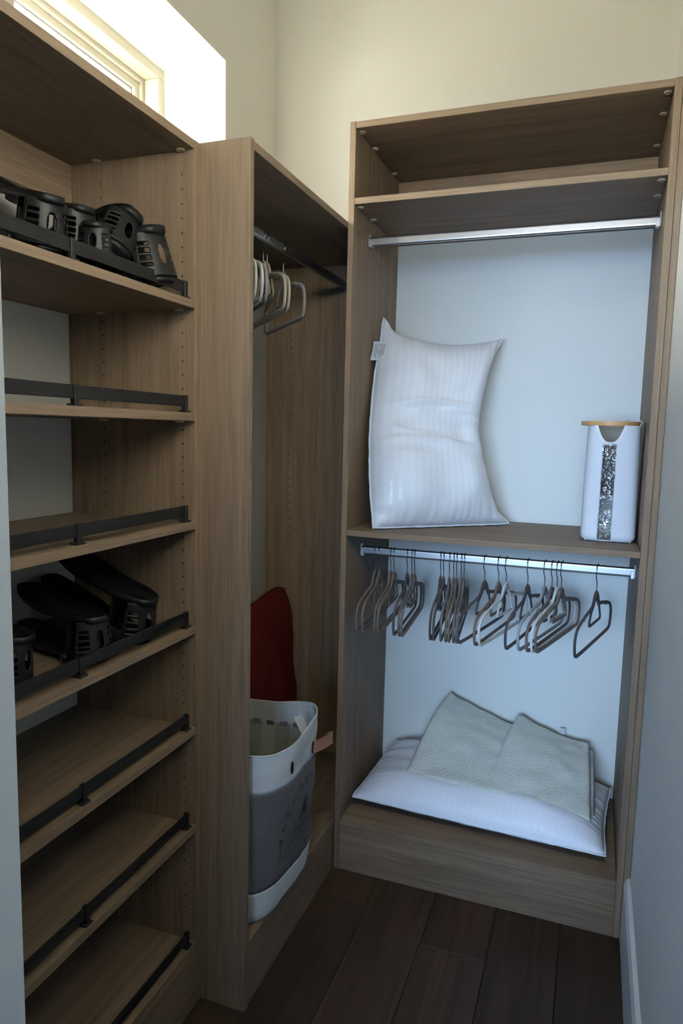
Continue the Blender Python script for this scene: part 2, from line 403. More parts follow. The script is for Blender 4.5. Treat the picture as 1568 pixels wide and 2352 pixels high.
def rod(parent, axis, a0, a1, c1, zc):
    r = obj('hanging_rod', rod_bm(axis, a0, a1, c1, zc), 'aluminium', parent)
    for a, s in ((a0, 1), (a1, -1)):
        bm = NB()
        def bb(p0, p1, q0, q1, z0, z1):
            lo, hi = min(a + s * p0, a + s * p1), max(a + s * p0, a + s * p1)
            if axis == 'x': box(bm, lo, hi, c1 + q0, c1 + q1, z0, z1, .001)
            else: box(bm, c1 + q0, c1 + q1, lo, hi, z0, z1, .001)
        bb(0, .003, -.011, .011, zc - .017, zc + .024)
        bb(.003, .013, -.0105, -.008, zc - .0165, zc + .006); bb(.003, .013, .008, .0105, zc - .0165, zc + .006)
        bb(.003, .013, -.0105, .0105, zc - .0185, zc - .0155)
        obj('rod_bracket', bm, 'bracket_metal', r)
    return r

# ------------------------------------------------------------------ shoe shelving unit
NY = -1.930
shoe = root('shoe_shelving_unit', 'tall oak laminate shoe unit with seven railed shelves beneath the window', 'shelving', (XS / 2, (YN + NY) / 2, 0))
SP = board('side_panel', 0.0005, XS, YN - T, YN - .0003, 0, HS, 'z', shoe)
board('side_panel', 0.0005, XS, NY, NY + T, 0, HS, 'z', shoe)
ya, yb = NY + T + .0002, YN - T - .0002
hz = [0.27 + 0.032 * k for k in range(58)]
zsh = [Z7 + d for d in (0, .32, .576, .832, 1.088, 1.344, 1.600)]
def clear(z): return all(not (s - T - .004 < z < s + .006) for s in zsh)
holes(SP, [(x, YN - T, 1.4768 + .032 * k) for k in range(-38, 20) for x in (0.3285, 0.1045) if clear(1.4768 + .032 * k) and 0.2 < 1.4768 + .032 * k < 2.08], '-y')
ts = board('top_shelf', 0.0005, XS, ya, yb, HS - T - .001, HS - .001, 'y', shoe)
for x in (.100, .330): cam_cover(x, yb - .008, HS - T - .001, ts)
board('back_rail', 0.0005, .0195, ya, yb, HS - T - .001 - .096, HS - T - .0012, 'y', shoe)
board('toe_kick', XS - T, XS, ya, yb, 0, Z7 - T - .0003, 'y', shoe)
FX = 0.350
for z in zsh:
    sh = board('shelf', 0.0005, XS, ya, yb, z - T, z, 'y', shoe)
    if z != zsh[0]:
        for x in (.1047, .3244): cam_cover(x, yb - .008, z - T, sh)
    posts = [-1.1885, -1.5518, -1.9000]
    for y in posts:
        bm = NB(); box(bm, FX - .006, FX + .005, y - .0055, y + .0055, z + .004, z + .0395, .0012)
        box(bm, FX - .0105, FX + .0095, y - .011, y + .011, z, z + .0045, .0015)
        obj('rail_post', bm, 'black_rail', sh)
    for y0, y1 in ((posts[1] + .0055, posts[0] - .0055), (posts[2] + .0055, posts[1] - .0055)):
        bm = NB(); box(bm, FX - .0025, FX + .0015, y0, y1, z + .0135, z + .0385, .0008)
        for k in range(5): box(bm, FX + .0013, FX + .0021, y0, y1, z + .0150 + k * .0048, z + .0182 + k * .0048)
        obj('shelf_rail', bm, 'black_rail', sh)

# ------------------------------------------------------------------ hanging unit
YE = -0.0354
hang = root('hanging_wardrobe_unit', 'deep oak laminate wardrobe bay with one high rod in the corner', 'wardrobe', (XH / 2, -.6, 0))
board('side_panel', .0005, XH, YN, YN + T, 0, HS, 'z', hang)
HP = board('side_panel', .0005, XH - .001, YE - T, YE, 0, HS, 'z', hang)
holes(HP, [(x, YE - T, 0.968 + .032 * k * 0.5) for x, ks in ((0.1055, range(-8, 60, 2)),) for k in ks] + [(.202, YE - T, .9992), (.202, YE - T, .8732), (.0101, YE - T, .9036), (.0105, YE - T, .84)], '-y')
y0, y1 = YN + T + .0002, YE - T - .0002
board('top_shelf', .0005, XH, y0, y1, HS - T - .003, HS - .003, 'y', hang)
board('bottom_shelf', .0005, XH - .001, y0, y1, Z7 - T, Z7 + .004, 'y', hang)
board('toe_kick', XH - T - .004, XH - .004, y0, y1, 0, Z7 - T - .0003, 'y', hang)
board('back_rail', .0005, .0195, y0, y1, HS - T - .003 - .12, HS - T - .0032, 'y', hang)
HRX, HRZ = .335, 2.021
rod(hang, 'y', y0, y1, HRX, HRZ)

# ------------------------------------------------------------------ back unit
bk = root('double_hanging_unit', 'tall oak laminate wardrobe unit with two rods against the rear wall', 'wardrobe', (.95, -.25, 0))
board('side_panel', XB + .0003, XB + T, YB, -.0005, 0, HB, 'z', bk)
board('side_panel', XR, XR + T, YB, -.0005, 0, HB, 'z', bk)
board('filler_strip', XR + T + .0008, W - .0008, YB + .0015, YB + .021, 0.0, HB + .004, 'z', bk)
xa, xb = XB + T + .0002, XR - .0002
YI = YB + .0006
ZB2, ZM, ZBA = 2.1891, 1.1667, .1779
t1 = board('top_shelf', xa, xb, YI, -.0005, HB - T - .001, HB - .001, 'x', bk)
t2 = board('upper_shelf', xa, xb, YI, -.0005, ZB2 - T, ZB2, 'x', bk)
t3 = board('middle_shelf', xa, xb, YI, -.0005, ZM - T, ZM, 'x', bk)
board('base_shelf', xa, xb, YI, -.0005, ZBA - T, ZBA, 'x', bk)
board('toe_kick', xa, xb, YI + .001, YI + .02, 0, ZBA - T - .0012, 'x', bk)
board('back_rail', xa, xb, -.0195, -.0005, ZB2 + .0002, HB - T - .0012, 'x', bk)
for x in (xa + .010, xb - .013):
    for y in (-.472, -.342, -.115): cam_cover(x, y, HB - T - .001, t1)
    for y in (-.472, -.342): cam_cover(x, y, ZB2 - T, t2)
RY = -.347
RZ1, RZ2 = 2.098, 1.0785
rod(bk, 'x', xa, xb, RY, RZ1); rod(bk, 'x', xa, xb, RY, RZ2)

# ------------------------------------------------------------------ hangers
def hanger_meshes():
    """local frame: origin on top of the rod, u = +y axis, hanging down -z"""
    half = [(.010, -.0895), (.020, -.099), (.031, -.116), (.046, -.1275), (.085, -.1345), (.122, -.1405), (.128, -.1455), (.136, -.1435), (.172, -.152), (.196, -.162), (.2085, -.178), (.2125, -.198), (.209, -.222), (.201, -.236), (.184, -.2415)]
    loop = [(-u, w) for u, w in half[::-1]] + [(0, -.0875)] + half
    path = smooth_path([(0, u, w) for u, w in loop], 2) + [Vector((0, u, -.243)) for u in (.12, .06, 0, -.06, -.12)]
    bm = NB(); sweep(bm, path, oval(.0060, .0040, 8), normal=(1, 0, 0), closed=True)
    # solid yoke under the neck
    top = [(0, -.086), (.012, -.0895), (.022, -.099), (.033, -.117), (.047, -.1285)]
    bot = [(0, -.108), (.010, -.110), (.020, -.117), (.030, -.127), (.042, -.1375)]
    top = [(-u, w) for u, w in top[:0:-1]] + top; bot = [(-u, w) for u, w in bot[:0:-1]] + bot
    V = [[bm.verts.new((s * .0036, u, w)) for u, w in r] for s in (-1, 1) for r in (top, bot)]
    for i in range(len(top) - 1):
        bm.faces.new((V[0][i], V[0][i + 1], V[1][i + 1], V[1][i])); bm.faces.new((V[2][i + 1], V[2][i], V[3][i], V[3][i + 1]))
        bm.faces.new((V[1][i], V[1][i + 1], V[3][i + 1], V[3][i])); bm.faces.new((V[0][i + 1], V[0][i], V[2][i], V[2][i + 1]))
    cyl(bm, (0, 0, -.092), .0045, .012, n=10, r2=.003)
    inner = [(.041, -.130), (.053, -.150), (.064, -.170), (.063, -.178), (.055, -.181), (0, -.1815)]
    b2 = NB(); sweep(b2, smooth_path([(0, u, w) for u, w in inner] + [(0, -u, w) for u, w in inner[-2::-1]], 2), oval(.0046, .0032, 8), normal=(1, 0, 0))
    hk = [(0, -.086), (0, -.068), (-.001, -.056), (-.007, -.046), (-.013, -.038), (-.0160, -.028), (-.0155, -.014), (-.0105, -.003), (0, .0020), (.0105, -.003), (.0150, -.013), (.0150, -.024)]
    b3 = NB(); sweep(b3, smooth_path([(0, u, w) for u, w in hk], 3), oval(.0016, .0016, 6), normal=(1, 0, 0))
    res = []
    for nm, b in (('frame', bm), ('inner_bar', b2), ('hook', b3)):
        bmesh.ops.recalc_face_normals(b, faces=b.faces)
        me = bpy.data.meshes.new('hanger_' + nm); b.to_mesh(me); b.free()
        for p in me.polygons: p.use_smooth = True
        res.append((nm, me))
    return res
HM = hanger_meshes(); HCOL = {}
def hanger(loc, rz, colour, label, group):
    if colour not in HCOL:
        d = {}
        for nm, me in HM:
            c = me.copy(); c.materials.clear(); c.materials.append(MATS['chrome_wire' if nm == 'hook' else 'velvet_' + colour]); d[nm] = c
        HCOL[colour] = d
    r = root('clothes_hanger', label, 'hanger', loc, group); r.rotation_euler = (0, 0, rz)
    for nm, me in HCOL[colour].items():
        o = bpy.data.objects.new(nm, me); C.objects.link(o); o.parent = r
    return r
ORD = ['first', 'second', 'third', 'fourth', 'fifth', 'sixth', 'seventh', 'eighth', 'ninth', 'tenth', 'eleventh', 'twelfth', 'thirteenth', 'fourteenth', 'fifteenth', 'sixteenth', 'seventeenth', 'eighteenth', 'nineteenth', 'twentieth', 'twenty-first', 'twenty-second', 'last']
hxs = [0.5628, 0.5779, 0.619, 0.63, 0.676, 0.6924, 0.7005, 0.7899, 0.7998, 0.8191, 0.8331, 0.84, 0.858, 0.866, 0.9351, 0.9794, 1.0034, 1.0704, 1.1222, 1.1445, 1.1602, 1.1728, 1.2765]
hrz = [2, 3.2, 3, 3, 4.2, 4.2, 4.2, 4.6, 4.8, 5.6, 5.9, 5.9, 5.5, 5.4, -12.0, -10.5, -13.5, -10.5, -15.0, -14.4, -14.9, -15.2, -14]
hco = ['taupe', 'taupe', 'taupe', 'taupe', 'charcoal', 'grey', 'grey', 'charcoal', 'charcoal', 'grey', 'taupe', 'taupe', 'grey', 'grey', 'charcoal', 'taupe', 'ivory', 'charcoal', 'pale', 'mauve', 'ivory', 'taupe', 'charcoal']
WORDS = {'taupe': 'taupe brown', 'charcoal': 'charcoal', 'grey': 'dark grey', 'ivory': 'ivory white', 'pale': 'pale grey', 'mauve': 'mauve brown', 'beige': 'beige'}
for i, (x, a, c) in enumerate(zip(hxs, hrz, hco)):
    if i and x - hxs[i - 1] < .0095: x = hxs[i] = hxs[i - 1] + .0095
    end = 'on the lower rod, %s counting from the corner' % ORD[i] if i < 22 else 'alone at the end of the lower rod'
    hanger((x, RY, RZ2 + .015), math.radians(a), c, WORDS[c] + ' velvet hanger ' + end, 'velvet hangers on the lower rod')
for i, (y, c, a, lab) in enumerate([(-.630, 'grey', -49, 'grey velvet hanger in the corner bay, hanging farthest along the high rod'),
        (-.740, 'beige', -48, 'beige velvet hanger in the corner bay, rear one of the beige pair'),
        (-.764, 'beige', -48, 'beige velvet hanger in the corner bay, front one of the beige pair'),
        (-.863, 'grey', -49, 'dark grey velvet hanger in the corner bay, overlapping the cream ones'),
        (-.895, 'ivory', -48, 'cream velvet hanger in the corner bay just behind the dark grey one'),
        (-.928, 'ivory', -48, 'cream velvet hanger in the corner bay nearly hidden by the side panel')]):
    hanger((HRX, y, HRZ + .015), math.radians(a - 90), c, lab, 'velvet hangers on the high corner rod')

# ------------------------------------------------------------------ pillows
def lerp(a, b, t): return a + (b - a) * t
def pillow(name, label, A, B, D, E, thick, mat, group=None, waist=0.0, bow=(0, 0, 0, 0), seed=0.0, wr=0.004, sink=1.0, ear=False):
    """A,B = lower edge corners, D,E = matching upper edge corners; thickness to both sides of the sheet"""
    A, B, D, E = (Vector(p) for p in (A, B, D, E))
    r = root(name, label, 'pillow', (A + B) / 2, group)
    N = (B - A).cross(D - A).normalized(); ux = (B - A).normalized(); uy = (D - A).normalized()
    NU, NV = 64, 80
    def mid(u, v):
        p = lerp(lerp(A, B, u), lerp(D, E, u), v)
        bu = 4 * v * (1 - v); bv = 4 * u * (1 - u)
        l, rr, b, t = bow
        pin = (1 - u) ** 2 * l * bu - u ** 2 * rr * bu
        if ear: p = p + uy * .040 * math.exp(-(u / .055) ** 2 - ((1 - v) / .05) ** 2) + ux * .025 * math.exp(-((1 - u) / .06) ** 2 - (v / .05) ** 2)
        return p + ux * pin + uy * ((1 - v) ** 2 * b * bv - v ** 2 * t * bv)
    def fn(side):
        def f(u, v):
            p = mid(u, v)
            du, dv = min(u, 1 - u), min(v, 1 - v)
            e = min(1.0, max(0.0, 1 - (1 - min(1, du / .30)) ** 2.2)) * min(1.0, max(0.0, 1 - (1 - min(1, dv / .26)) ** 2.2))
            h = thick * (e ** .62)
            if waist:
                h *= 1 - waist * math.exp(-((v - .50) / .13) ** 2) * (0.75 + 0.25 * noise.noise((u * 3, v * 4, seed)))
                fold = 0
                for c, w, am, ph in ((.40, .012, .017, 0), (.455, .010, .015, 1.7), (.51, .013, .019, 3.1), (.555, .009, .012, 4.4), (.60, .012, .014, 5.6), (.345, .010, .008, 2.4)):
                    cc = c + .020 * math.sin(u * 5.2 + ph) + .012 * noise.noise((u * 4, ph, seed))
                    fold += am * math.exp(-((v - cc) / w) ** 2) * (0.55 + 0.45 * math.sin(u * 4 + ph))
                h += fold * e
            # puckers running in from the seams
            pk = noise.noise((u * 22, seed, 1.3)) * max(0, 1 - dv / .16) + noise.noise((v * 26, seed, 5.1)) * max(0, 1 - du / .16)
            h += wr * pk * (1 - e * .6) * min(1, max(du, 0) * 30) * min(1, dv * 30)
            h += wr * 1.2 * noise.noise((u * 5 + seed, v * 7, 2.0)) * e
            return p + N * (h if side > 0 else -h * sink)
        return f
    bm = NB()
    grid(bm, fn(1), NU, NV); grid(bm, fn(-1), NU, NV, flip=True)
    bmesh.ops.remove_doubles(bm, verts=bm.verts, dist=.0002)
    obj('pillow_case', bm, mat, r, smooth=True)
    edge = [mid(i / 30, 0) for i in range(30)] + [mid(1, i / 40) for i in range(40)] + [mid(1 - i / 30, 1) for i in range(30)] + [mid(0, 1 - i / 40) for i in range(40)]
    edge = [p + Vector([.0022 * noise.noise(p * 30 + Vector((k * 9, 0, 0))) for k in range(3)]) for p in edge]
    bm = NB(); sweep(bm, edge, oval(.0034, .0034, 6), normal=N, closed=True)
    obj('piping', bm, 'seam_white', r, smooth=True)
    return r, mid, N, fn
ZSH = 1.1667
pl, pm, pN, pf = pillow('bed_pillow', 'white striped bed pillow standing upright on the middle shelf, creased at its waist', (.585, -.452, ZSH + .006), (.958, -.128, ZSH + .006), (.530, -.226, 1.840), (.921, -.084, 1.816), .098, 'sateen', waist=.36, bow=(-.030, .105, .0, .045), seed=3.0, wr=.009, ear=True)
# care tag hanging from its upper corner
def tag_mesh(p, ux, uz, w, h, n):
    bm = NB(); g = lambda u, v: p + ux * (u * w) - uz * (v * h) + n * (.004 * math.sin(u * 4) + .003 * math.sin(v * 5))
    grid(bm, g, 8, 10); return bm
tp = Vector((.522, -.305, 1.785)); tux = Vector((.80, .59, 0)); tuz = Vector((.16, -.05, .98)); tn = Vector((.59, -.80, .1))
tg = obj('care_tag', tag_mesh(tp, tux, tuz, .046, .062, tn), 'tag_cloth', pl, solid=.0006)
bm = NB()
for k in range(6):
    a = tp + tux * (.006 + k * .0062) - tuz * .006 + tn * .007
    ln = [.045, .050, .034, .048, .040, .050][k]
    q = [a, a + tux * .0016, a + tux * .0016 - tuz * ln, a - tuz * ln]
    bm.faces.new([bm.verts.new(x) for x in q])
o = obj('tag_lettering', bm, 'tag_print', tg)
fp, fm, fN, ff = pillow('bed_pillow', 'large white pillow lying flat at the bottom of the double hanging unit', (.524, -.412, .217), (1.352, -.440, .212), (.572, -.030, .268), (1.374, -.052, .240), .086, 'sateen_fine', bow=(.0, .012, .0, .03), seed=9.0, wr=.009, sink=.42)

# ------------------------------------------------------------------ folded quilt
qt = root('folded_quilt', 'pale cream quilted blanket folded up on the flat pillow', 'blanket', (1.0, -.25, .30))
def quilt_top(u):
    pts = [(0, (.782, -.042, .502)), (.06, (.812, -.040, .486)), (.30, (.935, -.036, .436)), (.455, (1.025, -.034, .404)), (.475, (1.040, -.036, .442)), (.52, (1.065, -.036, .440)), (.74, (1.180, -.038, .400)), (.92, (1.268, -.044, .392)), (1, (1.288, -.055, .397))]
    for (a, p), (b, q) in zip(pts, pts[1:]):
        if u <= b: return Vector(p).lerp(Vector(q), (u - a) / (b - a))
    return Vector(pts[-1][1])
QA, QB = Vector((.688, -.338, .293)), Vector((1.306, -.352, .262))
def quilt_pt(u, v, off=0.0):
    b = QA.lerp(QB, u); b.z += .024 * math.sin(PI * u); b.y -= .022 * math.sin(PI * u)
    t = quilt_top(u)
    if 0.44 < u < 0.56: pass
    s = v
    p = b.lerp(t, s)
    p.z += .030 * math.sin(PI * s) * (1 - .3 * u) - .006 * math.sin(2 * PI * s)
    k = Vector((0, -.55, .83)).normalized()
    p += k * (.0065 * noise.noise((u * 9, v * 7, 4.2)) + .010 * noise.noise((u * 3.1, v * 3.3, 8.0)) + .006 * math.exp(-((u - .49 - .1 * (1 - v)) / .035) ** 2) * v)
    return p + k * off
def slab(fn, th, nu, nv):
    bm = NB()
    k = Vector((0, -.55, .83)).normalized()
    def prof(u, v):
        e = min(1, min(u, 1 - u) / .03) ; f = min(1, min(v, 1 - v) / .045)
        return (1 - (1 - e) ** 2) ** .5 * (1 - (1 - f) ** 2) ** .5
    grid(bm, lambda u, v: fn(u, v) + k * th * .5 * prof(u, v), nu, nv)
    grid(bm, lambda u, v: fn(u, v) - k * th * .5 * prof(u, v), nu, nv, flip=True)
    bmesh.ops.remove_doubles(bm, verts=bm.verts, dist=.0002)
    return bm
obj('top_fold', slab(lambda u, v: quilt_pt(u, v), .024, 90, 50), 'quilt', qt, smooth=True)
def under(u, v):
    p = quilt_pt(min(1, u * .94 + .05), v * .94 + .02)
    return p + Vector((.020 * u, .012, -.026))
obj('under_fold', slab(under, .022, 60, 40), 'quilt', qt, smooth=True)
bm = NB(); sweep(bm, [quilt_pt(i / 60, 1.0) + Vector((0, -.004, .001)) for i in range(28)], oval(.0028, .0028, 6)); obj('hem', bm, 'quilt', qt, smooth=True)
bm = NB(); grid(bm, lambda u, v: Vector((1.186 + .020 * u, -.026, .402 + .022 * v)), 3, 3)
obj('care_tag', bm, 'tag_cloth', qt, solid=.0006)

# ------------------------------------------------------------------ small hamper with bamboo rim
HX, HY, HZ = 1.2972, -.2850, ZSH + .001
hm = root('small_hamper', 'slim white fabric basket with bamboo rim and clear front strip on the middle shelf', 'basket', (HX, HY, HZ))
def rsq(t, a, n=5.0):
    c, s = math.cos(t), math.sin(t)
    r = (abs(c) ** n + abs(s) ** n) ** (-1 / n)
    return a * r * c, a * r * s
HH = .350
NU, NV = 120, 70
def hp(u, v, off=0.0):
    t = -PI / 2 + 2 * PI * u
    a = lerp(.0790, .0745, v) + off
    if v < .05: a -= .010 * (1 - v / .05) ** 2
    x, y = rsq(t, a, lerp(5.5, 3.6, v))
    wv = .0016 * math.sin(u * 2 * PI * 5 + 1) * math.sin(v * 3)
    return Vector((HX + x * (1 + wv / .08), HY + y, HZ + HH * v))
def front(u): return u if u < .5 else u - 1            # signed distance from the middle of the front
def du(u, v): return (hp(u, v).x - HX) if abs(front(u)) < .13 else 1
def win_hole(i, j):
    u, v = (i + .5) / NU, (j + .5) / NV
    return abs(front(u)) < .25 and abs(hp(u, v).x - (HX - .0105)) < .0200 and .015 < v < .825
def cut_hole(i, j):
    u, v = (i + .5) / NU, (j + .5) / NV
    if abs(front(u)) > .25: return False
    d = abs(hp(u, v).x - (HX - .010))
    return v > .845 and d < .0415 * ((v - .845) / .155) ** .38
bm = NB(); grid(bm, hp, NU, NV, closed_u=True, skip=lambda i, j: win_hole(i, j) or cut_hole(i, j))
obj('fabric_body', bm, 'hamper_cloth', hm, smooth=True, solid=.0014, solid_off=0)
bm = NB(); grid(bm, lambda u, v: hp(u, v, -.004), NU, 35, closed_u=True, skip=lambda i, j: abs(front((i + .5) / NU)) < .14 or j < 13)
obj('lining', bm, 'hamper_lining', hm, smooth=True)
bm = NB(); grid(bm, lambda u, v: hp(u, v, -.0042), NU, 35, closed_u=True, skip=lambda i, j: abs(front((i + .5) / NU)) < .14 or j >= 13)
obj('lower_lining', bm, 'hamper_lining_pale', hm, smooth=True)
bm = NB(); box(bm, HX - .066, HX + .066, HY - .066, HY + .066, HZ + .001, HZ + .005); obj('base_board', bm, 'hamper_lining_pale', hm)
bm = NB(); Y0 = HY - .0762
grid(bm, lambda u, v: Vector((HX - .031 + .041 * u, Y0 + .0042 * noise.noise((u * 2.2, v * 7, 0)) - .0012 * v, HZ + .006 + HH * .83 * v)), 14, 60)
obj('clear_strip', bm, 'clear_vinyl', hm, smooth=True)
bm = NB(); arc = []
for k in range(41):
    s = -1 + k / 20
    xx = HX - .010 + .0415 * s; vv = .845 + .155 * abs(s) ** (1 / .38)
    arc.append(Vector((xx, HY - lerp(.0790, .0745, vv) - .0008 + .006 * max(0, abs(xx - HX) / .07 - .5) ** 2, HZ + HH * vv)))
sweep(bm, arc, [(-.0045, -.001), (.0045, -.001), (.0045, .001), (-.0045, .001)], normal=(0, -1, 0))
obj('binding', bm, 'hamper_trim', hm)
bm = NB(); sweep(bm, [Vector((HX - .012 + .0815 * math.cos(2 * PI * i / 60), HY + .0815 * math.sin(2 * PI * i / 60), HZ + HH + .0062)) for i in range(60)], [(-.003, -.0062), (.003, -.0062), (.003, .0062), (-.003, .0062)], normal=(0, 0, 1), closed=True)
obj('bamboo_rim', bm, 'bamboo', hm)
bm = NB(); cp = [Vector((HX + .068, HY - .030, HZ + HH - .004)), Vector((HX + .076, HY - .026, HZ + HH + .010)), Vector((HX + .064, HY - .012, HZ + HH + .019)), Vector((HX + .045, HY - .020, HZ + HH + .017)), Vector((HX + .028, HY - .045, HZ + HH + .014))]
sweep(bm, smooth_path(cp, 5), oval(.0012, .0012, 6)); obj('cord', bm, 'hamper_trim', hm, smooth=True)

# ------------------------------------------------------------------ laundry bag
BZ = Z7 + .0045
lb = root('laundry_bag', 'grey and white canvas laundry bag printed LAUNDRY on the corner bay floor', 'laundry bag', (.33, -.92, BZ))
BH = .495
def bag_c(v):
    cx = lerp(.318, .362, v); cy = lerp(-.900, -.920, v)
    hx = lerp(.190, .196, v); hy = lerp(.182, .190, v)
    if v < .06: k = (1 - v / .06) ** 2 * .012; hx -= k; hy -= k
    return cx, cy, hx, hy, lerp(5.0, 3.0, v)
def bag(u, v, off=0.0):
    cx, cy, hx, hy, n = bag_c(v); t = 2 * PI * u
    c, s = math.cos(t), math.sin(t); r = (abs(c) ** n + abs(s) ** n) ** (-1 / n)
    w = .006 * noise.noise((math.cos(t) * 2, math.sin(t) * 2, v * 4)) + .004 * noise.noise((math.cos(t) * 5, math.sin(t) * 5, v * 9))
    x, y = cx + (hx + off + w) * r * c, cy + (hy + off + w) * r * s
    z = BZ + BH * v + (.012 * math.sin(t * 2 + .6) + .008 * math.sin(t * 3)) * max(0, v - .6) / .4 - .03 * (y + .92) * (v > .001) * min(1, v * 6)
    return Vector((x, y, z))
# seams of the colour blocks
S1, S2 = .185, .775
def blk(a, b): return lambda u, v: bag(u, lerp(a, b, v))
NBU = 72
for nm, a, b, mt, nv in (('base_band', 0.0, S1, 'linen_white', 10), ('printed_panel', S1, S2, 'linen_grey', 26), ('top_band', S2, 1.0, 'linen_white', 12)):
    bm = NB(); grid(bm, blk(a, b), NBU, nv, closed_u=True)
    if nm == 'base_band':
        pass
    p = obj(nm, bm, mt, lb, smooth=True, solid=.0025)
    if nm == 'printed_panel': panel = p
bm = NB(); grid(bm, lambda u, v: bag(u, lerp(.03, .86, v), -.006), NBU, 20, closed_u=True); obj('striped_lining', bm, 'lining_stripe', lb, smooth=True)
bm = NB(); grid(bm, lambda u, v: bag(u, lerp(.86, .985, v), -.005), NBU, 5, closed_u=True); obj('inner_collar', bm, 'linen_white', lb, smooth=True)
bm = NB(); grid(bm, lambda u, v: Vector(bag(u, .03, -.006)).lerp(Vector((.318, -.905, BZ + .012)), v), 36, 3, closed_u=True); obj('bag_floor', bm, 'lining_stripe', lb)
for k in range(26):                                                # dark casing slots under the collar
    u0 = (k + .15) / 26; bm = NB(); grid(bm, lambda u, v: bag(u0 + u * .55 / 26, lerp(.842, .872, v), -.0085), 3, 2)
    obj('casing_loop', bm, 'linen_grey', lb)
bm = NB(); sweep(bm, [bag(i / 72, .998) for i in range(72)], oval(.003, .003, 6), normal=(0, 0, 1), closed=True); obj('rim_piping', bm, 'linen_white', lb, smooth=True)
# handle loop on the outer face, grommets, pale tab inside
def bag_front(y, z):
    v = (z - BZ + .03 * (y + .92)) / BH; cx, cy, hx, hy, n = bag_c(max(0.06, min(1, v)))
    q = min(.97, abs(y - cy) / hy)
    t = math.atan2(y - cy, hx * (1 - q ** n) ** (1 / n))
    w = .006 * noise.noise((math.cos(t) * 2, math.sin(t) * 2, v * 4)) + .004 * noise.noise((math.cos(t) * 5, math.sin(t) * 5, v * 9))
    q = min(.985, abs(y - cy) / (hy + w))
    return cx + (hx + w) * (1 - q ** n) ** (1 / n)
gA, gB = (-1.000, .603), (-.872, .603)
ya_, yb_ = gA[0], gB[0]
pA = Vector((bag_front(*gA) + .004, *gA)); pB = Vector((bag_front(*gB) + .004, *gB))
mid_ = (pA + pB) / 2
hpth = smooth_path([pB + Vector((-.010, -.004, 0)), pB + Vector((.008, .008, .002)), pB + Vector((.024, .036, .006)), pB + Vector((.032, .066, .006)), pB + Vector((.022, .080, -.002)), pB + Vector((.006, .056, -.012)), pB + Vector((-.014, .034, -.014))], 6)
bm = NB(); sweep(bm, hpth, [(-.0012, -.0165), (.0012, -.0165), (.0012, .0165), (-.0012, .0165)], normal=(0, .15, .98)); hd = obj('handle', bm, 'leather', lb)
for p in (pA, pB):
    bm = NB(); ringp = [p + Vector((.0015, .0045 * math.cos(2 * PI * i / 16), .016 * math.sin(2 * PI * i / 16))) for i in range(16)]
    sweep(bm, ringp, oval(.002, .002, 6), normal=(1, 0, 0), closed=True); obj('grommet', bm, 'black_rail', lb, smooth=True)
bm = NB(); q0 = Vector((bag_front(-.86, .66) - .020, -.880, .640))
grid(bm, lambda u, v: q0 + Vector((-.010 - .020 * v, .052 * u - .012 * v, .050 * v - .010 * u)), 4, 4); obj('inner_tab', bm, 'seam_white', lb, solid=.001)
# printing, drawn as strokes lying on the cloth
GL = {'W': [[(0, 1), (.25, 0), (.5, .8), (.75, 0), (1, 1)]], 'A': [[(0, 0), (.5, 1), (1, 0)], [(.2, .36), (.8, .36)]],
      'S': [[(.9, .85), (.65, 1), (.3, 1), (.08, .8), (.2, .58), (.75, .44), (.92, .22), (.7, 0), (.3, 0), (.05, .16)]],
      'H': [[(0, 0), (0, 1)], [(1, 0), (1, 1)], [(0, .5), (1, .5)]], 'D': [[(.05, 0), (.05, 1), (.5, 1), (.95, .72), (.95, .28), (.5, 0), (.05, 0)]],
      'R': [[(.05, 0), (.05, 1), (.6, 1), (.9, .78), (.6, .52), (.05, .52)], [(.5, .52), (1, 0)]], 'Y': [[(0, 1), (.5, .5), (1, 1)], [(.5, .5), (.5, 0)]],
      'F': [[(.05, 0), (.05, 1), (.9, 1)], [(.05, .53), (.7, .53)]], 'O': [[(.5, 0), (.1, .2), (0, .5), (.1, .8), (.5, 1), (.9, .8), (1, .5), (.9, .2), (.5, 0)]],
      'L': [[(.1, 1), (.1, 0), (.95, 0), (.95, .15)]], 'U': [[(.05, 1), (.05, .25), (.3, 0), (.7, 0), (.95, .25), (.95, 1)]], 'N': [[(.05, 0), (.05, 1), (.95, 0), (.95, 1)]],
      'I': [[(.5, 0), (.5, 1)]], '.': [[(.42, .45), (.58, .45)], [(.5, .37), (.5, .53)]]}
def on_bag(y, z, off=.0020): return Vector((bag_front(y, z) + off, y, z))
def stroke(bm, p, q, w):
    n = max(1, int(math.hypot(q[0] - p[0], q[1] - p[1]) / .006)); d = Vector((q[0] - p[0], q[1] - p[1]))
    if d.length < 1e-6: return
    d.normalize(); s = (-d.y * w, d.x * w); prev = None
    for i in range(n + 1):
        y, z = lerp(p[0], q[0], i / n), lerp(p[1], q[1], i / n)
        a, b = bm.verts.new(on_bag(y + s[0], z + s[1])), bm.verts.new(on_bag(y - s[0], z - s[1]))
        if prev: bm.faces.new((prev[0], prev[1], b, a))
        prev = (a, b)
def glyph(bm, ch, o, ex, ez, w, h, th, serif=False):
    M = lambda p: (o[0] + ex[0] * p[0] * w + ez[0] * p[1] * h, o[1] + ex[1] * p[0] * w + ez[1] * p[1] * h)
    for pl_ in GL[ch]:
        for a, b in zip(pl_, pl_[1:]): stroke(bm, M(a), M(b), th)
        if serif:
            for e in (pl_[0], pl_[-1]):
                if e[1] in (0, 1): stroke(bm, M((e[0] - .14, e[1])), M((e[0] + .14, e[1])), th * .55)
CY, CZ, RR = -.885, .395, .110
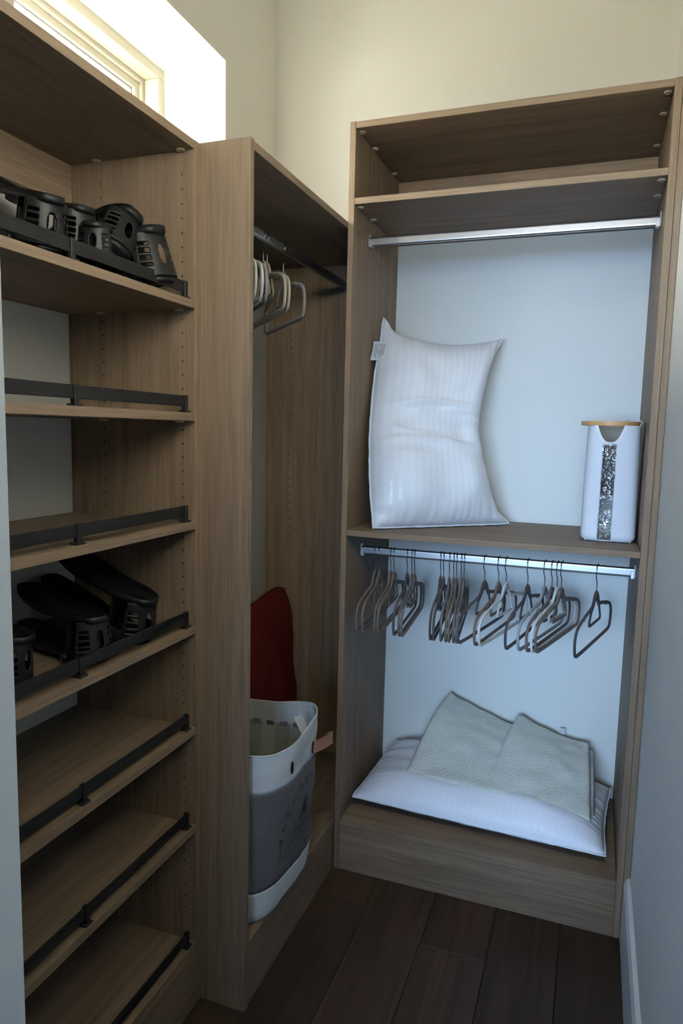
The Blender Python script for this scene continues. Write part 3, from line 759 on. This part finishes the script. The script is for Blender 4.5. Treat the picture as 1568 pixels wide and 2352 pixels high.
for word, a0, a1 in (('WASH', 183, 128), ('.', 119, 119), ('DRY', 108, 78), ('.', 68, 68), ('FOLD', 58, 6)):
    for i, ch in enumerate(word):
        a = math.radians(lerp(a0, a1, i / max(1, len(word) - 1)))
        ex = (math.sin(a), -math.cos(a)); ez = (math.cos(a), math.sin(a)); w, h = .016, .021
        o_ = (CY + RR * math.cos(a) - ex[0] * w / 2, CZ + RR * math.sin(a) - ex[1] * w / 2)
        bm = NB(); glyph(bm, ch, o_, ex, ez, w, h, .0018); obj('letter', bm, 'print_black', panel)
for i, ch in enumerate('LAUNDRY'):
    bm = NB(); glyph(bm, ch, (-1.010 + i * .0365, .338), (1, 0), (0, 1), .0255, .044, .0019, True); obj('letter', bm, 'print_black', panel)
for i, ch in enumerate('DAILY'):
    bm = NB(); glyph(bm, ch, (-.935 + i * .024, .283), (1, 0), (0, 1), .014, .022, .0017); obj('letter', bm, 'print_black', panel)
bm = NB(); stroke(bm, (-.985, .325), (-.785, .325), .0011); stroke(bm, (-.945, .317), (-.825, .317), .0009); obj('printed_rule', bm, 'print_black', panel)
bm = NB()
for zt, zb_, hw in ((.472, .444, .016), (.455, .425, .021), (.437, .404, .027)):
    n = 6; prev = None
    for i in range(n + 1):
        z = lerp(zt, zb_, i / n); h_ = hw * i / n + .0004
        a, b = bm.verts.new(on_bag(CY - h_, z)), bm.verts.new(on_bag(CY + h_, z))
        if prev: bm.faces.new((prev[0], prev[1], b, a))
        prev = (a, b)
stroke(bm, (CY, .404), (CY, .392), .003); obj('printed_tree', bm, 'print_black', panel)

# ------------------------------------------------------------------ red cushion behind the bag
RB = Z7 + .0045
rc = root('red_cushion', 'dark red plush cushion propped behind the laundry bag in the corner bay', 'cushion', (.12, -.37, RB))
def red(side):
    def f(u, v):
        y = lerp(-.66, -.088, u); z = RB + .002 + v * .655
        e = (1 - (1 - min(1, min(u, 1 - u) / .25)) ** 2) * (1 - (1 - min(1, min(v, 1 - v) / .2)) ** 2)
        h = .062 * max(e, 0) ** .5 + .006 * noise.noise((u * 6, v * 8, side))
        z += (.085 * (u - .42) - .5 * max(0, u - .86) ** 1.3) * v + .012 * noise.noise((u * 5, 3, 1)) * v
        return Vector((.105 + .055 * (1 - v) + side * h * (e > 0), y, z))
    return f
bm = NB(); grid(bm, red(1), 40, 50); grid(bm, red(-1), 40, 50, flip=True); bmesh.ops.remove_doubles(bm, verts=bm.verts, dist=.0002)
obj('cushion_cover', bm, 'red_plush', rc, smooth=True)
bm = NB(); sweep(bm, [red(0)(0, i / 20) for i in range(21)] + [red(0)(i / 20, 1) for i in range(1, 21)] + [red(0)(1, 1 - i / 20) for i in range(1, 21)], oval(.004, .004, 6), normal=(1, 0, 0)); obj('cushion_seam', bm, 'red_plush', rc, smooth=True)

# ------------------------------------------------------------------ black plastic shoe stackers
def stacker_meshes():
    out = []
    # slotted heel shell, opening towards -x; real slots and an oval hole
    bm = NB(); nu, nv = 48, 30
    def sh(u, v):
        a = lerp(-1.15, 1.15, u)
        r = lerp(.048, .040, v)
        x = r * math.cos(a) * (1.0 - .10 * v * v); y = r * math.sin(a) * 1.05
        z = .012 + .078 * v
        return Vector((x, y, z))
    def hole(i, j):
        u, v = (i + .5) / nu, (j + .5) / nv
        if ((u - .5) / .085) ** 2 + ((v - .50) / .24) ** 2 < 1: return True
        for c in (.26, .42, .58, .74):
            if abs(v - c) < .042 and (.07 < u < .27 or .73 < u < .93): return True
        return False
    grid(bm, sh, nu, nv, skip=hole); me = bpy.data.meshes.new('heel_shell'); bm.to_mesh(me); bm.free(); out.append(('heel_shell', me, .003))
    # top of the shell and the sole-shaped tray running back from it
    def sole(z, s, lip):
        bm = NB(); n = 44
        def outl(t):
            x = -.250 + .295 * (.5 + .5 * math.cos(t)); k = (x + .25) / .295
            hw = .040 * s * (1.0 + .16 * math.sin(PI * (1 - k) * 1.1) - .20 * math.exp(-((k - .62) / .16) ** 2)) * (abs(math.sin(t)) ** .55)
            return x, hw * (1 if math.sin(t) >= 0 else -1)
        Rr = []
        for i in range(n):
            x, y = outl(2 * PI * i / n); bend = .030 * max(0, (-x - .05) / .2) ** 2
            Rr.append([bm.verts.new((x * kx, y * kx, z + bend + dz)) for kx, dz in ((1.0, lip), (1.0, 0), (.96, -.003), (.0, -.003))][:3])
        for i in range(n):
            a, b = Rr[i], Rr[(i + 1) % n]
            for j in range(2): bm.faces.new((a[j], a[j + 1], b[j + 1], b[j]))
        c = bm.verts.new((-.09, 0, z + .004))
        for i in range(n): bm.faces.new((Rr[i][2], c, Rr[(i + 1) % n][2]))
        return bm
    for nm, z, s, lip in (('upper_tray', .090, .98, .010), ('lower_tray', .006, 1.08, .006)):
        bm = sole(z, s, lip); bmesh.ops.recalc_face_normals(bm, faces=bm.faces); me = bpy.data.meshes.new(nm); bm.to_mesh(me); bm.free(); out.append((nm, me, .0028))
    bm = NB()
    box(bm, -.035, -.029, -.030, .030, .006, .088, .001)
    for k in range(5): box(bm, -.029, -.018, -.020, .020, .016 + k * .015, .022 + k * .015, .001)
    me = bpy.data.meshes.new('ratchet_post'); bm.to_mesh(me); bm.free(); out.append(('ratchet_post', me, 0))
    bm = NB(); cyl(bm, (-.012, -.050, .012), .0055, .100, 'y', 12); cyl(bm, (-.012, -.056, .012), .009, .008, 'y', 12); cyl(bm, (-.012, .048, .012), .009, .008, 'y', 12)
    box(bm, -.018, .020, -.046, -.040, .004, .030, .001); box(bm, -.018, .020, .040, .046, .004, .030, .001)
    me = bpy.data.meshes.new('hinge_pin'); bm.to_mesh(me); bm.free(); out.append(('hinge_pin', me, 0))
    for _, me, _s in out:
        me.materials.append(MATS['black_plastic'])
        for p in me.polygons: p.use_smooth = True
    return out
SM = stacker_meshes()
def stacker(loc, rot, label, group, scale=1.0):
    r = root('shoe_stacker', label, 'shoe stacker', loc, group); r.rotation_euler = [math.radians(a) for a in rot]; r.scale = (scale,) * 3
    for nm, me, s in SM:
        o = bpy.data.objects.new(nm, me); C.objects.link(o); o.parent = r
        if s:
            m = o.modifiers.new('thickness', 'SOLIDIFY'); m.thickness = s; m.offset = 0
    return r
z1 = zsh[6]; z4 = zsh[3]
G1, G4 = 'black plastic shoe stackers on the top railed shelf', 'black plastic shoe stackers on the fourth railed shelf'
stacker((.312, -1.262, z1 + .014), (10, -4, -12), 'black plastic shoe stacker on the top railed shelf, at the end by the corner bay', G1, 1.18)
stacker((.275, -1.365, z1 + .055), (-30, -8, -14), 'black plastic shoe stacker on the top railed shelf, tipped up on its side', G1, 1.08)
stacker((.300, -1.425, z1 + .028), (0, 4, -62), 'black plastic shoe stacker lying lowest, just behind the rail of the top shelf', G1, .72)
stacker((.243, -1.425, z1 + .048), (0, 8, -14), 'black plastic shoe stacker on the top railed shelf with its oval hole facing out', G1, .90)
stacker((.250, -1.525, z1 + .030), (0, 14, -20), 'black plastic shoe stacker on the top railed shelf beside the door jamb', G1, 1.0)
stacker((.285, -1.320, z4 + .006), (0, 14, -8), 'black plastic shoe stacker on the fourth railed shelf, tallest and nearest the corner bay', G4, 1.12)
stacker((.300, -1.470, z4 + .004), (0, 0, -16), 'black plastic shoe stacker on the fourth railed shelf, lying at the front of the heap', G4, .95)
stacker((.250, -1.640, z4 + .004), (0, 8, 12), 'black plastic shoe stacker on the fourth railed shelf behind the door jamb', G4, 1.0)
